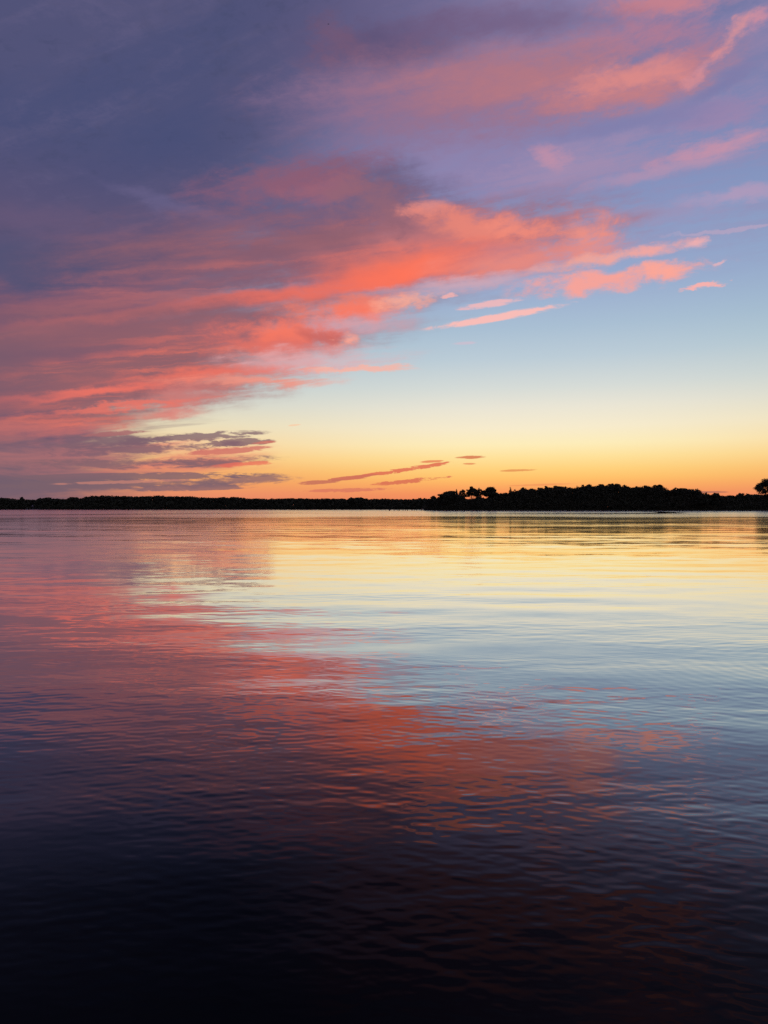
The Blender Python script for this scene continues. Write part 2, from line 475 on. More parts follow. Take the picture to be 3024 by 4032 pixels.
def material(name, c1, c2, scale=1.0, rough=0.9, detail=4.0):
    m = bpy.data.materials.new(name)
    m.use_nodes = True
    t = m.node_tree
    h = G(t)
    b = t.nodes['Principled BSDF']
    geo = h.new('ShaderNodeNewGeometry')
    n = h.noise(geo.outputs['Position'], scale, detail, 0.55)
    mx = h.new('ShaderNodeMix'); mx.data_type = 'RGBA'
    h.put(mx.inputs[0], h.sstep(n, 0.32, 0.68))
    mx.inputs[6].default_value = (*c1, 1); mx.inputs[7].default_value = (*c2, 1)
    h.put(b.inputs['Base Color'], mx.outputs[2])
    b.inputs['Roughness'].default_value = rough
    b.inputs['Specular IOR Level'].default_value = 0.25
    return m


# ------------------------------------------------------------------ water
def water_material():
    m = bpy.data.materials.new('river_water')
    m.use_nodes = True
    t = m.node_tree
    t.nodes.clear()
    h = G(t)
    geo = h.new('ShaderNodeNewGeometry')
    P = geo.outputs['Position']
    X, Y, Z = h.sep(P)
    att = h.new('ShaderNodeAttribute'); att.attribute_name = 'modelled'
    missing = h.sub(1.0, att.outputs['Fac'])          # waves the mesh is too coarse for
    v2 = h.vec(h.mul(X, 0.42), Y, 0.0)
    c1 = h.vm('SUBTRACT', h.noise(v2, 0.9, 3.0, 0.6, color=True), (0.5, 0.5, 0.5))
    c2 = h.vm('SUBTRACT', h.noise(v2, 6.5, 2.0, 0.5, color=True), (0.5, 0.5, 0.5))
    c0 = h.vm('SUBTRACT', h.noise(h.vec(h.mul(X, 0.045), h.mul(Y, 0.34), 8.0), 1.0, 4.0, 0.62, color=True), (0.5, 0.5, 0.5))
    # breeze: patches and long lanes of rougher and smoother water
    lane = h.noise(h.vec(h.mul(X, 0.014), h.mul(Y, 0.085), 2.0), 1.0, 4.0, 0.6)
    gust = h.sstep(lane, 0.30, 0.70, 0.35, 1.5)
    edge = h.noise(h.vec(h.mul(X, 0.012), h.mul(Y, 0.01), 5.0), 1.0, 2.0, 0.5)
    ruff = h.sstep(h.mad(h.sub(edge, 0.5), 130.0, Y), 190.0, 232.0)
    # a slick left by a passing boat: glassy line curving in to the headland
    yl = h.mad(h.m('POWER', h.m('MULTIPLY', h.m('MAXIMUM', h.sub(X, 20.0), 0.0), 0.0055), 4.0), 260.0, 322.0)
    dl = h.m('ABSOLUTE', h.sub(Y, h.mad(h.sub(edge, 0.5), 30.0, yl)))
    sl = h.mul(h.sstep(dl, 24.0, 10.0), h.sstep(X, 20.0, 80.0))
    yl2 = h.mad(X, 1.3, 445.0)
    dl2 = h.m('ABSOLUTE', h.sub(Y, h.mad(h.sub(edge, 0.5), 40.0, yl2)))
    sl2 = h.mul(h.sstep(dl2, 26.0, 8.0), h.sstep(X, -30.0, -60.0))
    slick = h.sub(1.0, h.m('MAXIMUM', h.mul(sl, 0.96), h.mul(sl2, 0.6)))
    dist = h.m('SQRT', h.add(h.mul(X, X), h.mul(Y, Y)))
    calm = h.mul(gust, slick)
    a1 = h.mul(h.mul(calm, missing), h.sstep(dist, 40.0, 170.0, WAVE_FAR, WAVE_FAR * 0.25))
    a2 = h.mul(calm, h.sstep(dist, 15.0, 80.0, WAVE_FINE, WAVE_FINE * 0.5))
    a0 = h.mul(calm, h.sstep(dist, 15.0, 60.0, 0.0, WAVE_LONG))
    s1 = h.vm('MULTIPLY', c1, h.vec(h.mul(a1, 0.55), a1, 0.0))
    s2 = h.vm('MULTIPLY', c2, h.vec(h.mul(a2, 0.7), a2, 0.0))
    s0 = h.vm('MULTIPLY', c0, h.vec(h.mul(a0, 0.3), a0, 0.0))
    nrm = h.vm('NORMALIZE', h.vm('SUBTRACT', geo.outputs['Normal'], h.vm('ADD', s0, h.vm('ADD', s1, s2))))
    # ripples far too small to see one by one, rougher where the breeze reaches
    rgh = h.mul(h.add(h.sstep(dist, 12.0, 70.0, 0.03, 0.07), h.mul(ruff, 0.065)), h.mad(slick, 0.8, 0.2))
    rgh = h.mul(rgh, h.mad(gust, 0.35, 0.65))
    fr = h.new('ShaderNodeFresnel'); fr.inputs['IOR'].default_value = 1.333
    h.put(fr.inputs['Normal'], nrm)
    fc = h.new('ShaderNodeFloatCurve')
    cv = fc.mapping.curves[0]
    pts = FRES
    cv.points[0].location = pts[0]; cv.points[1].location = pts[-1]
    for p in pts[1:-1]:
        cv.points.new(*p)
    fc.mapping.update()
    h.put(fc.inputs['Value'], fr.outputs[0])
    gl = h.new('ShaderNodeBsdfGlossy'); h.put(gl.inputs['Roughness'], rgh)
    gl.inputs['Color'].default_value = (1, 1, 1, 1)
    h.put(gl.inputs['Normal'], nrm)
    df = h.new('ShaderNodeBsdfDiffuse'); df.inputs['Color'].default_value = (0.002, 0.0026, 0.0034, 1)
    ms = h.new('ShaderNodeMixShader')
    h.put(ms.inputs[0], fc.outputs[0])
    t.links.new(df.outputs[0], ms.inputs[1]); t.links.new(gl.outputs[0], ms.inputs[2])
    ou = h.new('ShaderNodeOutputMaterial')
    t.links.new(ms.outputs[0], ou.inputs[0])
    return m


WAVE_FAR = 0.07
WAVE_FINE = 0.02
WAVE_LONG = 0.085
FRES = [(0, 0), (0.03, 0.006), (0.06, 0.021), (0.1, 0.105), (0.15, 0.26), (0.31, 0.65), (0.6, 0.92), (1.0, 1.0)]


def make_water():
    R = np.concatenate([[0.0, 1.5], np.geomspace(3.2, 48.0, 1020), np.geomspace(51.0, 9000.0, 100)])
    half = math.radians(46)
    az = np.linspace(-half, half, 640)
    az2 = np.linspace(half, 2 * math.pi - half, 40)[1:-1]
    AZ = np.concatenate([az, az2])
    nr, na = len(R), len(AZ)
    rr, aa = np.meshgrid(R, AZ, indexing='ij')
    X = (rr * np.sin(aa)).astype(np.float64)
    Y = (rr * np.cos(aa)).astype(np.float64)
    near = R <= 49
    Zm = np.zeros_like(X)
    xs, ys = X[near][:, :640], Y[near][:, :640]
    rs_ = rr[near][:, :640]
    z = np.zeros_like(xs)
    w = np.random.default_rng(21)
    # breeze patches
    gust = np.ones_like(xs)
    for i in range(16):
        L = math.exp(w.uniform(math.log(1.6), math.log(18)))
        th = math.pi / 2 + w.normal(0, 0.5)
        kx, ky = 2 * math.pi / L * math.cos(th) * 0.6, 2 * math.pi / L * math.sin(th)
        gust += 0.2 * np.sin(kx * xs + ky * ys + w.uniform(0, 6.28))
    gust = np.clip(gust, 0.12, 2.0)
    N = 150
    lam = np.exp(w.uniform(math.log(0.05), math.log(0.8), N))
    for i in range(N):
        L = lam[i]
        base = w.choice([math.radians(90 + 12), math.radians(90 - 20), math.radians(90 + 2)])
        th = base + w.normal(0, 0.24)
        k = 2 * math.pi / L
        sl = WAVE_NEAR * math.sqrt(2.0 / N) * (1.35 if L < 0.2 else 0.6)
        # fade each component where the rings get too coarse for it
        cell = rs_ * 0.0027
        res = np.clip((L / cell - 2.5) / 3.0, 0, 1)
        z += (sl / k) * res * np.sin(k * (math.cos(th) * xs + math.sin(th) * ys) + w.uniform(0, 6.28))
    z *= gust
    for i in range(14):
        L = w.uniform(1.0, 3.5)
        th = math.radians(90) + w.normal(0, 0.4)
        k = 2 * math.pi / L
        z += (0.0026 / k) * np.sin(k * (math.cos(th) * xs + math.sin(th) * ys) + w.uniform(0, 6.28))
    # rings spreading from something that touched the surface at the right
    d = np.hypot(xs - 7.4, ys - 12.2)
    z += 0.0009 * np.sin(2 * math.pi / 0.24 * d) * np.exp(-d / 2.6) * np.clip(d / 0.3, 0, 1)
    fade = np.clip((47.0 - rs_) / 28.0, 0, 1)
    fade = fade * fade * (3 - 2 * fade)
    fa = np.clip((math.radians(45.0) - np.abs(aa[near][:, :640])) / math.radians(4), 0, 1)
    z *= fade * fa
    mod = np.zeros_like(X)
    nn = int(near.sum())
    Zm[:nn, :640] = z
    mod[:nn, :640] = fade * fa
    V = np.stack([X, Y, Zm], -1).reshape(-1, 3)
    i = np.arange(nr - 1)[:, None]
    j = np.arange(na)[None, :]
    jn = (j + 1) % na
    q = np.stack([i * na + j + 0 * jn, i * na + jn, (i + 1) * na + jn, (i + 1) * na + j], -1).reshape(-1, 4)
    q = q[na:]                                            # the degenerate centre ring
    o = mesh_np('water', V, q[:, ::-1], water_material(), smooth=True)
    a = o.data.attributes.new('modelled', 'FLOAT', 'POINT')
    a.data.foreach_set('value', mod.astype(np.float32).ravel())
    if o.data.polygons[0].normal.z < 0:
        o.data.flip_normals()
    tag(o, kind='structure')
    return o


WAVE_NEAR = 0.0145
make_water()

# ------------------------------------------------------------------ land
M_LAND = material('shore_soil', (0.035, 0.032, 0.022), (0.055, 0.05, 0.03), 0.05)
M_BED = material('river_bed_mud', (0.02, 0.02, 0.016), (0.03, 0.03, 0.022), 0.1)
M_LEAF = material('summer_leaves', (0.055, 0.062, 0.030), (0.090, 0.095, 0.045), 0.35)
M_LEAF2 = material('pine_needles', (0.045, 0.055, 0.030), (0.075, 0.085, 0.042), 0.35)
M_BARK = material('bark', (0.05, 0.04, 0.03), (0.08, 0.065, 0.05), 2.0)
M_REED = material('marsh_reeds', (0.06, 0.066, 0.028), (0.09, 0.09, 0.04), 0.2)
M_POST = material('weathered_timber', (0.05, 0.042, 0.035), (0.085, 0.07, 0.055), 3.0)

# bed under the water, out past the far shore
bed = mesh_np('ground', [(-12000, -3000, -6), (12000, -3000, -6), (12000, 20000, -6), (-12000, 20000, -6)], [(0, 1, 2, 3)], M_BED)
tag(bed, kind='structure')


def shore(name, front, depth, rise, mat, seed):
    """bank: an irregular waterline, a low rise behind it"""
    w = np.random.default_rng(seed)
    pts = []
    for (x0, y0), (x1, y1) in zip(front[:-1], front[1:]):
        n = max(2, int(math.hypot(x1 - x0, y1 - y0) / 9))
        for k in range(n):
            f = k / n
            pts.append((x0 + (x1 - x0) * f, y0 + (y1 - y0) * f))
    pts.append(front[-1])
    pts = np.array(pts)
    pts[1:-1, 1] += w.normal(0, 1.2, len(pts) - 2)
    offs = [(-1.5, -0.6), (0.0, 0.02), (1.2, 0.45), (6, 0.8), (25, rise), (depth * 0.4, rise * 1.3), (depth, rise * 1.4)]
    V = []
    for dy_, z in offs:
        for p in pts:
            zz_ = z + (w.normal(0, 0.08) if z > 0.1 else 0)
            V.append((p[0], p[1] + dy_, zz_))
    n = len(pts)
    Fq = [(r * n + c, r * n + c + 1, (r + 1) * n + c + 1, (r + 1) * n + c) for r in range(len(offs) - 1) for c in range(n - 1)]
    return tag(mesh_np(name, V, Fq, mat, smooth=True), kind='structure')


FAR_Y, HEAD_Y = 1165.0, 715.0
shore('far_shore', [(-1900, 760), (-1300, 1010), (-900, 1130), (-600, FAR_Y), (0, FAR_Y + 6), (200, FAR_Y + 20), (1500, FAR_Y + 60)], 6000, 2.0, M_LAND, 3)
shore('headland', [(42, 775), (52, 744), (75, 726), (110, 716), (180, 708), (260, 700), (312, 676), (352, 690), (380, 716), (460, 700), (900, 640)], 160, 1.6, M_LAND, 5)


def head_y(x):
    return float(np.interp(x, [42, 52, 75, 110, 180, 260, 312, 352, 380, 460, 900], [775, 744, 726, 716, 708, 700, 676, 690, 716, 700, 640]))


# ------------------------------------------------------------------ foliage
def leaf_quads(P, size, w, flat=0.0):
    """random small leaf-spray faces (bent quads as two triangles) at points P"""
    n = len(P)
    a = w.normal(size=(n, 3)); a[:, 2] *= (1 - flat)
    a /= np.linalg.norm(a, axis=1)[:, None]
    b = np.cross(a, w.normal(size=(n, 3)))
    b /= np.linalg.norm(b, axis=1)[:, None] + 1e-9
    s = (size * w.uniform(0.55, 1.3, n))[:, None]
    t = s * w.uniform(0.45, 0.9, n)[:, None]
    bend = np.cross(a, b) * s * w.uniform(-0.3, 0.3, n)[:, None]
    V = np.stack([P - a * s * 0.5, P + b * t * 0.5 + bend, P + a * s * 0.5, P - b * t * 0.5 + bend], 1).reshape(-1, 3)
    k = np.arange(n)[:, None] * 4
    Fc = np.concatenate([k + np.array([[0, 1, 2]]), k + np.array([[0, 2, 3]])])
    return V, Fc


def tube(V, Fc, p0, p1, r0, r1, seg=6):
    p0, p1 = Vector(p0), Vector(p1)
    d = (p1 - p0).normalized()
    u = d.orthogonal().normalized(); v = d.cross(u)
    b = len(V)
    for p, r in ((p0, r0), (p1, r1)):
        for k in range(seg):
            t = 2 * math.pi * k / seg
            V.append(tuple(p + (u * math.cos(t) + v * math.sin(t)) * r))
    for k in range(seg):
        Fc.append((b + k, b + (k + 1) % seg, b + seg + (k + 1) % seg, b + seg + k))


def tree(name, px, pyt, wpx, Y, label, group, style='round', crown_from=0.35, dens=1.0, seed=0, mat=None, cat='tree', size=0.9):
    """trunk with limbs + crown of leaf sprays gathered in uneven clumps"""
    w = np.random.default_rng(1000 + seed)
    x = (px - 1512.0) / F * Y
    H = CAMH + (HZ - pyt) / F * Y - 0.6
    Wd = wpx / F * Y
    root = empty(name, (x, Y, 0.6))
    tag(root, label, cat, group)
    V, Fc = [], []
    lean = Vector((w.normal(0, 0.03), w.normal(0, 0.03), 1)) * H
    r0 = 0.018 * H + 0.05
    cur, cr = Vector((0, 0, -0.5)), r0
    spine = [cur.copy()]
    for k in range(1, 6):
        nx = lean * (k / 5 * (0.8 if style != 'spire' else 0.95)) + Vector((w.normal(0, 0.012), w.normal(0, 0.012), 0)) * H
        nrr = r0 * (1 - 0.16 * k)
        tube(V, Fc, cur, nx, cr, nrr)
        cur, cr = nx, nrr
        spine.append(nx.copy())
    cb = crown_from * H
    lobes = []
    if style == 'spire':
        nl = 10
        for k in range(nl):
            f = k / (nl - 1)
            z = cb + (H - cb) * f * 0.97
            rad = Wd * 0.5 * (1 - f) ** 0.8 + 0.35
            th = w.uniform(0, 6.28)
            c = Vector((math.cos(th) * rad * 0.35, math.sin(th) * rad * 0.35, z))
            lobes.append((c, rad * 0.75, rad * 0.75, (H - cb) / nl * 0.9))
    else:
        nl = {'round': 20, 'broad': 26, 'open': 30, 'shrub': 18, 'layered': 52}[style]
        pw = 4.0 if style in ('broad', 'layered') else 2.4
        for k in range(nl):
            q = math.sqrt((k + w.uniform(0, 0.9)) / nl)
            th = k * 2.4 + w.uniform(-0.6, 0.6)
            lr = Wd * w.uniform(0.08, 0.19) * (0.95 if style == 'open' else 1.15)
            hz = lr * (w.uniform(0.5, 1.0) if style != 'layered' else w.uniform(0.25, 0.45))
            rad = max(0.0, Wd * 0.5 * q * w.uniform(0.85, 1.1) - lr * 0.4)
            env = cb + (H - cb) * (1 - (0.9 * q) ** pw) ** (1 / pw)
            f = w.uniform(0.82, 1.02) if k % 3 else w.uniform(0.45, 0.9)
            if style == 'layered':
                f = w.uniform(0.05, 1.0) if k > 8 else 1.03
            z = cb + (env - cb) * f - hz * 0.8
            lobes.append((Vector((math.cos(th) * rad, math.sin(th) * rad * 0.9, z)), lr, lr, hz))
        if style not in ('open', 'layered'):      # leafy heart of the crown
            lobes.append((Vector((0, 0, cb + (H - cb) * 0.5)), Wd * 0.3, Wd * 0.3, (H - cb) * 0.36))
    for c, lx, ly, lz in lobes:
        zb = max(0.15 * H, c.z - (0.22 * H + 0.4 * math.hypot(c.x, c.y)))
        k = min(4, int(zb / max(lean.z * 0.16, 0.1)))
        sp = spine[min(k, 5)].lerp(spine[min(k + 1, 5)], 0.5)
        tube(V, Fc, sp, c, r0 * 0.32, r0 * 0.08, 4)
    mesh_np('trunk', V, Fc, M_BARK, root)
    Ps = []
    for c, lx, ly, lz in lobes:
        vol = lx * ly * lz
        n = int(np.clip(60 * vol ** 0.75 * dens / size ** 1.6, 40, 700))
        d = w.normal(size=(n, 3)); d /= np.linalg.norm(d, axis=1)[:, None]
        rad = w.uniform(0.25, 1.0, n) ** 0.5
        rad *= w.uniform(0.75, 1.2, n)
        Ps.append(np.array(c)[None] + d * rad[:, None] * np.array([lx, ly, lz])[None])
    P = np.concatenate(Ps)
    P[:, 2] = np.minimum(P[:, 2], H - 0.1)
    Vq, Fq = leaf_quads(P, size, w)
    mesh_np('crown', Vq, Fq, mat or M_LEAF, root)
    return root


def wood(name, xs, tops, Yf, depth, label, seed, size, per):
    """a wood that reads as one mass: sprays filling the volume below a bumpy canopy"""
    w = np.random.default_rng(seed)
    x0, x1 = xs[0], xs[-1]
    n = int((x1 - x0) * per)
    X = w.uniform(x0, x1, n)
    D = w.uniform(0, 1, n) ** 1.4 * depth
    top = np.interp(X, xs, tops)
    # individual crowns inside the mass
    cr = np.arange(x0, x1, size * 3.4)
    cr = cr + w.normal(0, size * 0.8, len(cr))
    chh = w.uniform(-0.075, 0.015, len(cr))
    idx = np.clip(np.searchsorted(np.sort(cr), X), 1, len(cr) - 1)
    scr = np.sort(cr)
    dl = np.minimum(np.abs(X - scr[idx]), np.abs(X - scr[idx - 1])) / (size * 1.9)
    bump = 1 - 0.055 * np.clip(dl, 0, 1.3) ** 2 + chh[idx]
    front = np.clip((D + 1.5) / 7.0, 0.25, 1.0)            # lower scrub along the waterside edge
    zt = top * bump * front
    Z = 0.3 + (zt - 0.3) * np.sqrt(w.uniform(0, 1, n)) ** 0.75
    Yb = np.array([Yf(v) for v in X]) + 3.0 + D
    P = np.stack([X, Yb, Z], 1)
    low = w.uniform(0, 1, n) < 0.35
    P[low, 2] = 0.3 + (zt[low] * 0.72) * w.uniform(0, 1, int(low.sum()))
    rim = w.uniform(0, 1, n) > 0.78
    P[rim, 2] = zt[rim] * w.uniform(0.88, 0.99, int(rim.sum()))
    Z = P[:, 2]
    V, Fq = leaf_quads(P, size * np.where(Z < zt * 0.72, 2.6, np.where(Z < zt * 0.9, 2.4, 1.25)), w)
    o = mesh_np(name, V, Fq, M_LEAF)
    return tag(o, label, 'wood', kind='stuff')


def prof(pairs, Y, lift=0.0):
    xs = [(p - 1512.0) / F * Y for p, _ in pairs]
    tops = [CAMH + (HZ - t) / F * Y - lift for _, t in pairs]
    return xs, tops


far_sky = [(-900, 1960), (-400, 1958), (-100, 1961), (0, 1961), (40, 1964), (60, 1972), (75, 1970), (105, 1967), (122, 1971), (150, 1969), (205, 1964), (262, 1968), (305, 1964),
           (325, 1967), (331, 1958), (345, 1955), (385, 1953), (430, 1954), (446, 1960), (452, 1957), (467, 1954), (520, 1956), (585, 1954), (620, 1954),
           (690, 1956), (750, 1954), (766, 1957), (778, 1960), (860, 1960), (920, 1959), (960, 1963), (1015, 1963), (1030, 1965), (1080, 1964),
           (1200, 1964), (1330, 1965), (1366, 1964), (1376, 1961), (1430, 1960), (1450, 1966), (1500, 1966), (1545, 1965), (1580, 1967), (1620, 1967),
           (1640, 1964), (1662, 1963), (1692, 1966), (1900, 1966), (2300, 1966)]
xs, tops = prof(far_sky, FAR_Y + 18, -0.9)
wood('far_wood', xs, tops, lambda x: float(np.interp(x, [-900, -600, 0, 200, 1500], [1130, FAR_Y, FAR_Y + 6, FAR_Y + 20, FAR_Y + 60])), 45,
     'dark wood running along the far left shore as one unbroken line', 11, 1.9, 62)

head_fill = [(1684, 1982), (1692, 1970), (1700, 1963), (1720, 1964), (1738, 1958), (1750, 1946), (1775, 1941), (1810, 1944), (1826, 1950), (1838, 1964), (1850, 1968), (1872, 1966), (1885, 1952),
             (1893, 1950), (1900, 1956), (1915, 1962), (1940, 1960), (1957, 1950), (1966, 1948), (1975, 1943), (2000, 1936), (2040, 1932), (2060, 1925), (2100, 1924), (2150, 1920), (2200, 1919),
             (2260, 1918), (2300, 1914), (2340, 1911), (2400, 1909), (2440, 1913), (2500, 1916), (2550, 1916), (2565, 1918), (2580, 1930), (2605, 1930), (2625, 1932), (2636, 1931),
             (2660, 1929), (2690, 1929), (2712, 1940), (2735, 1952), (2775, 1953), (2787, 1959), (2815, 1954), (2845, 1957), (2880, 1952), (2930, 1948), (2990, 1947),
             (3060, 1948), (3200, 1940), (3500, 1930), (3900, 1935)]
xs, tops = prof(head_fill, HEAD_Y + 12, -0.1)
wood('headland_wood', xs, tops, head_y, 26, 'dark dense wood filling the headland on the right, below the treetops', 12, 1.15, 190)

GH = 'trees along the headland skyline'
T = [  # px, top row, width px, style, crown start, density, label
    (1705, 1951, 26, 'round', .3, 1, 'small rounded tree alone at the left tip of the headland'),
    (1728, 1956, 18, 'round', .3, 1, 'smallest bushy tree, second from the left tip of the headland'),
    (1768, 1933, 56, 'broad', .3, 1.1, 'broad dense tree third from the headland tip, left of the gappy trees'),
    (1797, 1926, 20, 'spire', .3, .9, 'thin spiky-topped tree rising between the broad tree and the gappy trees'),
    (1821, 1926, 32, 'open', .45, .6, 'thin see-through tree just left of the tall flat-topped tree'),
    (1860, 1914, 52, 'open', .40, .95, 'tall flat-topped tree with sky showing under its crown'),
    (1886, 1921, 30, 'open', .45, .8, 'lower tree leaning on the right of the tall flat-topped tree'),
    (1928, 1912, 62, 'open', .34, .9, 'tall round tree full of sky gaps, right one of the gappy pair'),
    (1977, 1938, 28, 'round', .3, 1, 'low tree right of the orange notch in the headland skyline'),
    (2009, 1918, 22, 'spire', .3, .9, 'spiky pointed tree standing alone above the low trees after the notch'),
    (2032, 1925, 20, 'round', .3, 1, 'small round crown between the spiky tree and the big dome'),
    (2064, 1914, 38, 'round', .3, 1.1, 'dome-shaped crown starting the long level treetops of the headland'),
    (2097, 1917, 26, 'round', .3, 1, 'low crown directly right of the first dome of the headland'),
    (2128, 1914, 28, 'round', .3, 1, 'middling crown left of the small knob on the long treetops'),
    (2153, 1910, 24, 'round', .3, 1, 'small knob-like crown before the first dip of the long treetops'),
    (2192, 1913, 40, 'broad', .3, 1, 'wide low crown directly right of the first dip of the long treetops'),
    (2236, 1912, 30, 'round', .3, 1, 'crown with ragged top left of the ragged low stretch of treetops'),
    (2272, 1913, 22, 'spire', .3, .9, 'little pointed top in the low stretch before the highest crown'),
    (2300, 1906, 26, 'round', .3, 1, 'shoulder crown leaning on the left of the highest middle crown'),
    (2322, 1901, 34, 'round', .3, 1, 'highest crown in the middle of the long headland treetops'),
    (2366, 1907, 36, 'broad', .3, 1, 'flat crown directly right of the highest middle crown'),
    (2414, 1902, 42, 'broad', .3, 1.1, 'wide high crown ending the tallest stretch of the headland treetops'),
    (2465, 1909, 34, 'round', .3, 1, 'gently rounded crown right of the wide high crown'),
    (2507, 1912, 20, 'round', .3, 1, 'small tuft in the low stretch left of the speckled dome'),
    (2543, 1908, 26, 'round', .3, 1, 'small peaked crown just left of the speckled dome'),
    (2592, 1906, 78, 'open', .25, 1.1, 'large domed tree speckled with points of sky, right half of the headland'),
    (2652, 1917, 26, 'round', .35, .9, 'narrow round-topped tree right of the speckled dome'),
    (2682, 1923, 44, 'broad', .3, 1, 'flat-topped tree on the slope falling right from the speckled dome'),
    (2708, 1926, 20, 'round', .35, .8, 'little knob-topped tree at the end of the falling slope'),
    (2764, 1947, 44, 'shrub', .2, 1.1, 'low bushy tree in the gap right of the falling slope'),
    (2816, 1940, 34, 'round', .25, 1.1, 'low round tree standing alone between two dips near the right'),
    (2870, 1947, 38, 'shrub', .2, 1.1, 'low spreading tree left of the last hump before the right edge'),
    (2915, 1940, 30, 'round', .25, 1.1, 'last low hump of a tree before the tall tree at the right edge'),
    (2955, 1943, 36, 'shrub', .2, 1.1, 'low tree at the left foot of the tall tree at the right edge'),
]
for i, (px, pt, wd, st, cf, de, lb) in enumerate(T):
    X = (px - 1512.0) / F * HEAD_Y
    wd = wd * (1.4 if st != 'open' else 1.08)
    cf = cf if st == 'open' else 0.2
    Yt = head_y(X) + (9 if pt > 1930 else 16)
    tree('pine_tree' if st == 'spire' else 'tree', px, pt, wd, Yt, lb, GH, st, cf, de, seed=i, mat=M_LEAF2 if st == 'spire' else M_LEAF, size=0.8 if st in ('open', 'spire') else 1.0)
tree('tree', 3020, 1877, 98, head_y(371) + 6, 'tall tree standing clear of the low wood, cut by the right edge', GH, 'round', .26, 0.8, seed=79, size=0.85)

GF = 'trees standing out on the far left shore'
TF = [
    (14, 1960, 40, 'shrub', 'low rounded tree at the left edge of the photo on the far shore'),
    (88, 1957, 30, 'round', 'round tree standing alone, left of the pale-gabled house on the far shore'),
    (131, 1964, 24, 'shrub', 'low tree behind the pale-gabled house on the far shore'),
    (180, 1959, 56, 'broad', 'wide flat-topped tree right of the house on the far shore'),
    (287, 1958, 46, 'broad', 'broad tree left of the step up to the taller far wood'),
    (1404, 1958, 62, 'broad', 'broad flat hump of a tree in the far wood left of the headland'),
]
for i, (px, pt, wd, st, lb) in enumerate(TF):
    tree('tree', px, pt, wd, FAR_Y + 22, lb, GF, st, .25, 1.2, seed=200 + i, size=1.7)


# marsh reeds along the headland's waterline
def reeds():
    w = np.random.default_rng(31)
    n = 30000
    X = w.uniform(44, 520, n)
    D = w.uniform(0, 1, n) ** 1.2 * 9.0
    clump = 0.75 + 0.35 * np.sin(X * 0.23) * np.sin(X * 0.061 + 1.0) + 0.2 * np.sin(X * 1.1)
    Hh = w.uniform(0.9, 2.0, n) * np.clip(clump, 0.45, 1.4)
    Yb = np.array([head_y(v) for v in X]) + 0.3 + D
    th = w.uniform(0, math.pi, n)
    wd = w.uniform(0.10, 0.22, n)
    bx = np.cos(th) * wd; by = np.sin(th) * wd
    lx = w.normal(0, 0.25, n) * Hh * 0.5; ly = w.normal(0, 0.25, n) * Hh * 0.5
    P0 = np.stack([X - bx, Yb - by, np.full(n, 0.1)], 1)
    P1 = np.stack([X + bx, Yb + by, np.full(n, 0.1)], 1)
    P2 = np.stack([X + lx, Yb + ly, Hh + 0.4], 1)
    V = np.stack([P0, P1, P2], 1).reshape(-1, 3)
    o = mesh_np('marsh_grass', V, np.arange(n * 3).reshape(-1, 3), M_REED)
    tag(o, 'low band of marsh grass along the waterline of the headland', 'grass', kind='stuff')
reeds()

# ------------------------------------------------------------------ posts off the tip of the headland
ORD = ['first', 'second', 'third', 'fourth', 'fifth', 'sixth', 'seventh', 'eighth', 'ninth', 'tenth', 'eleventh', 'twelfth', 'thirteenth']
posts = [(1534, 4.6, 1.3), (1552, 2.4, 1.3), (1567, 3.0, 1.2), (1573, 2.6, 1.1), (1587, 2.4, 1.2), (1595.5, 2.8, 0.9), (1604, 2.8, 1.2),
         (1622.5, 3.4, 0.9), (1631, 2.6, 1.0), (1639.5, 2.4, 1.1), (1650, 1.8, 1.1), (1659, 3.4, 0.9), (1674.5, 2.0, 1.2)]
for i, (px, wd, ht) in enumerate(posts):
    Yp = 655.0 + i * 2.5
    x = (px - 1512.0) / F * Yp
    r = wd / F * Yp * 0.5
    w = random.Random(50 + i)
    V, Fc = [], []
    seg = 9
    rings = [(-1.2, 1.05), (0.0, 1.08), (0.25, 0.98), (ht * 0.55, 0.95), (ht * 0.93, 0.92), (ht, 0.78)]
    lx, ly = w.uniform(-.05, .05), w.uniform(-.05, .05)
    for z, s in rings:
        for k in range(seg):
            a = 2 * math.pi * k / seg
            rr_ = r * s * w.uniform(0.92, 1.06)
            top_cut = 0.10 * math.cos(a + i) if z == ht else 0
            V.append((math.cos(a) * rr_ + lx * z, math.sin(a) * rr_ + ly * z, z + top_cut))
    for q in range(len(rings) - 1):
        for k in range(seg):
            Fc.append((q * seg + k, q * seg + (k + 1) % seg, (q + 1) * seg + (k + 1) % seg, (q + 1) * seg + k))
    V.append((lx * ht, ly * ht, ht + 0.04))
    c = len(V) - 1
    for k in range(seg):
        b = (len(rings) - 1) * seg
        Fc.append((b + k, b + (k + 1) % seg, c, c))
    me = bpy.data.meshes.new('mooring_post')
    me.from_pydata(V, [], [f if f[2] != f[3] else f[:3] for f in Fc])
    me.materials.append(M_POST)
    o = bpy.data.objects.new('mooring_post', me)
    COL.objects.link(o)
    o.location = (x, Yp, 0)
    extra = 'thickest dark post, ' if i == 0 else 'dark post, '
    tag(o, extra + ORD[i] + ' from the open-water end of the row off the headland tip', 'post', 'row of posts in the shallows off the headland')

# ------------------------------------------------------------------ small things
M_WALL = material('weathered_boards', (0.06, 0.055, 0.05), (0.09, 0.08, 0.07), 1.0)
M_PALE = material('pale_paint', (0.52, 0.52, 0.50), (0.62, 0.62, 0.60), 1.0, 0.6)
M_ROOF = material('dark_shingles', (0.035, 0.033, 0.032), (0.05, 0.047, 0.045), 1.5)
M_PANE = material('window_glass', (0.02, 0.022, 0.025), (0.03, 0.03, 0.034), 1.0, 0.1)
M_BIRD = material('dark_feathers', (0.012, 0.011, 0.012), (0.02, 0.018, 0.018), 8.0)


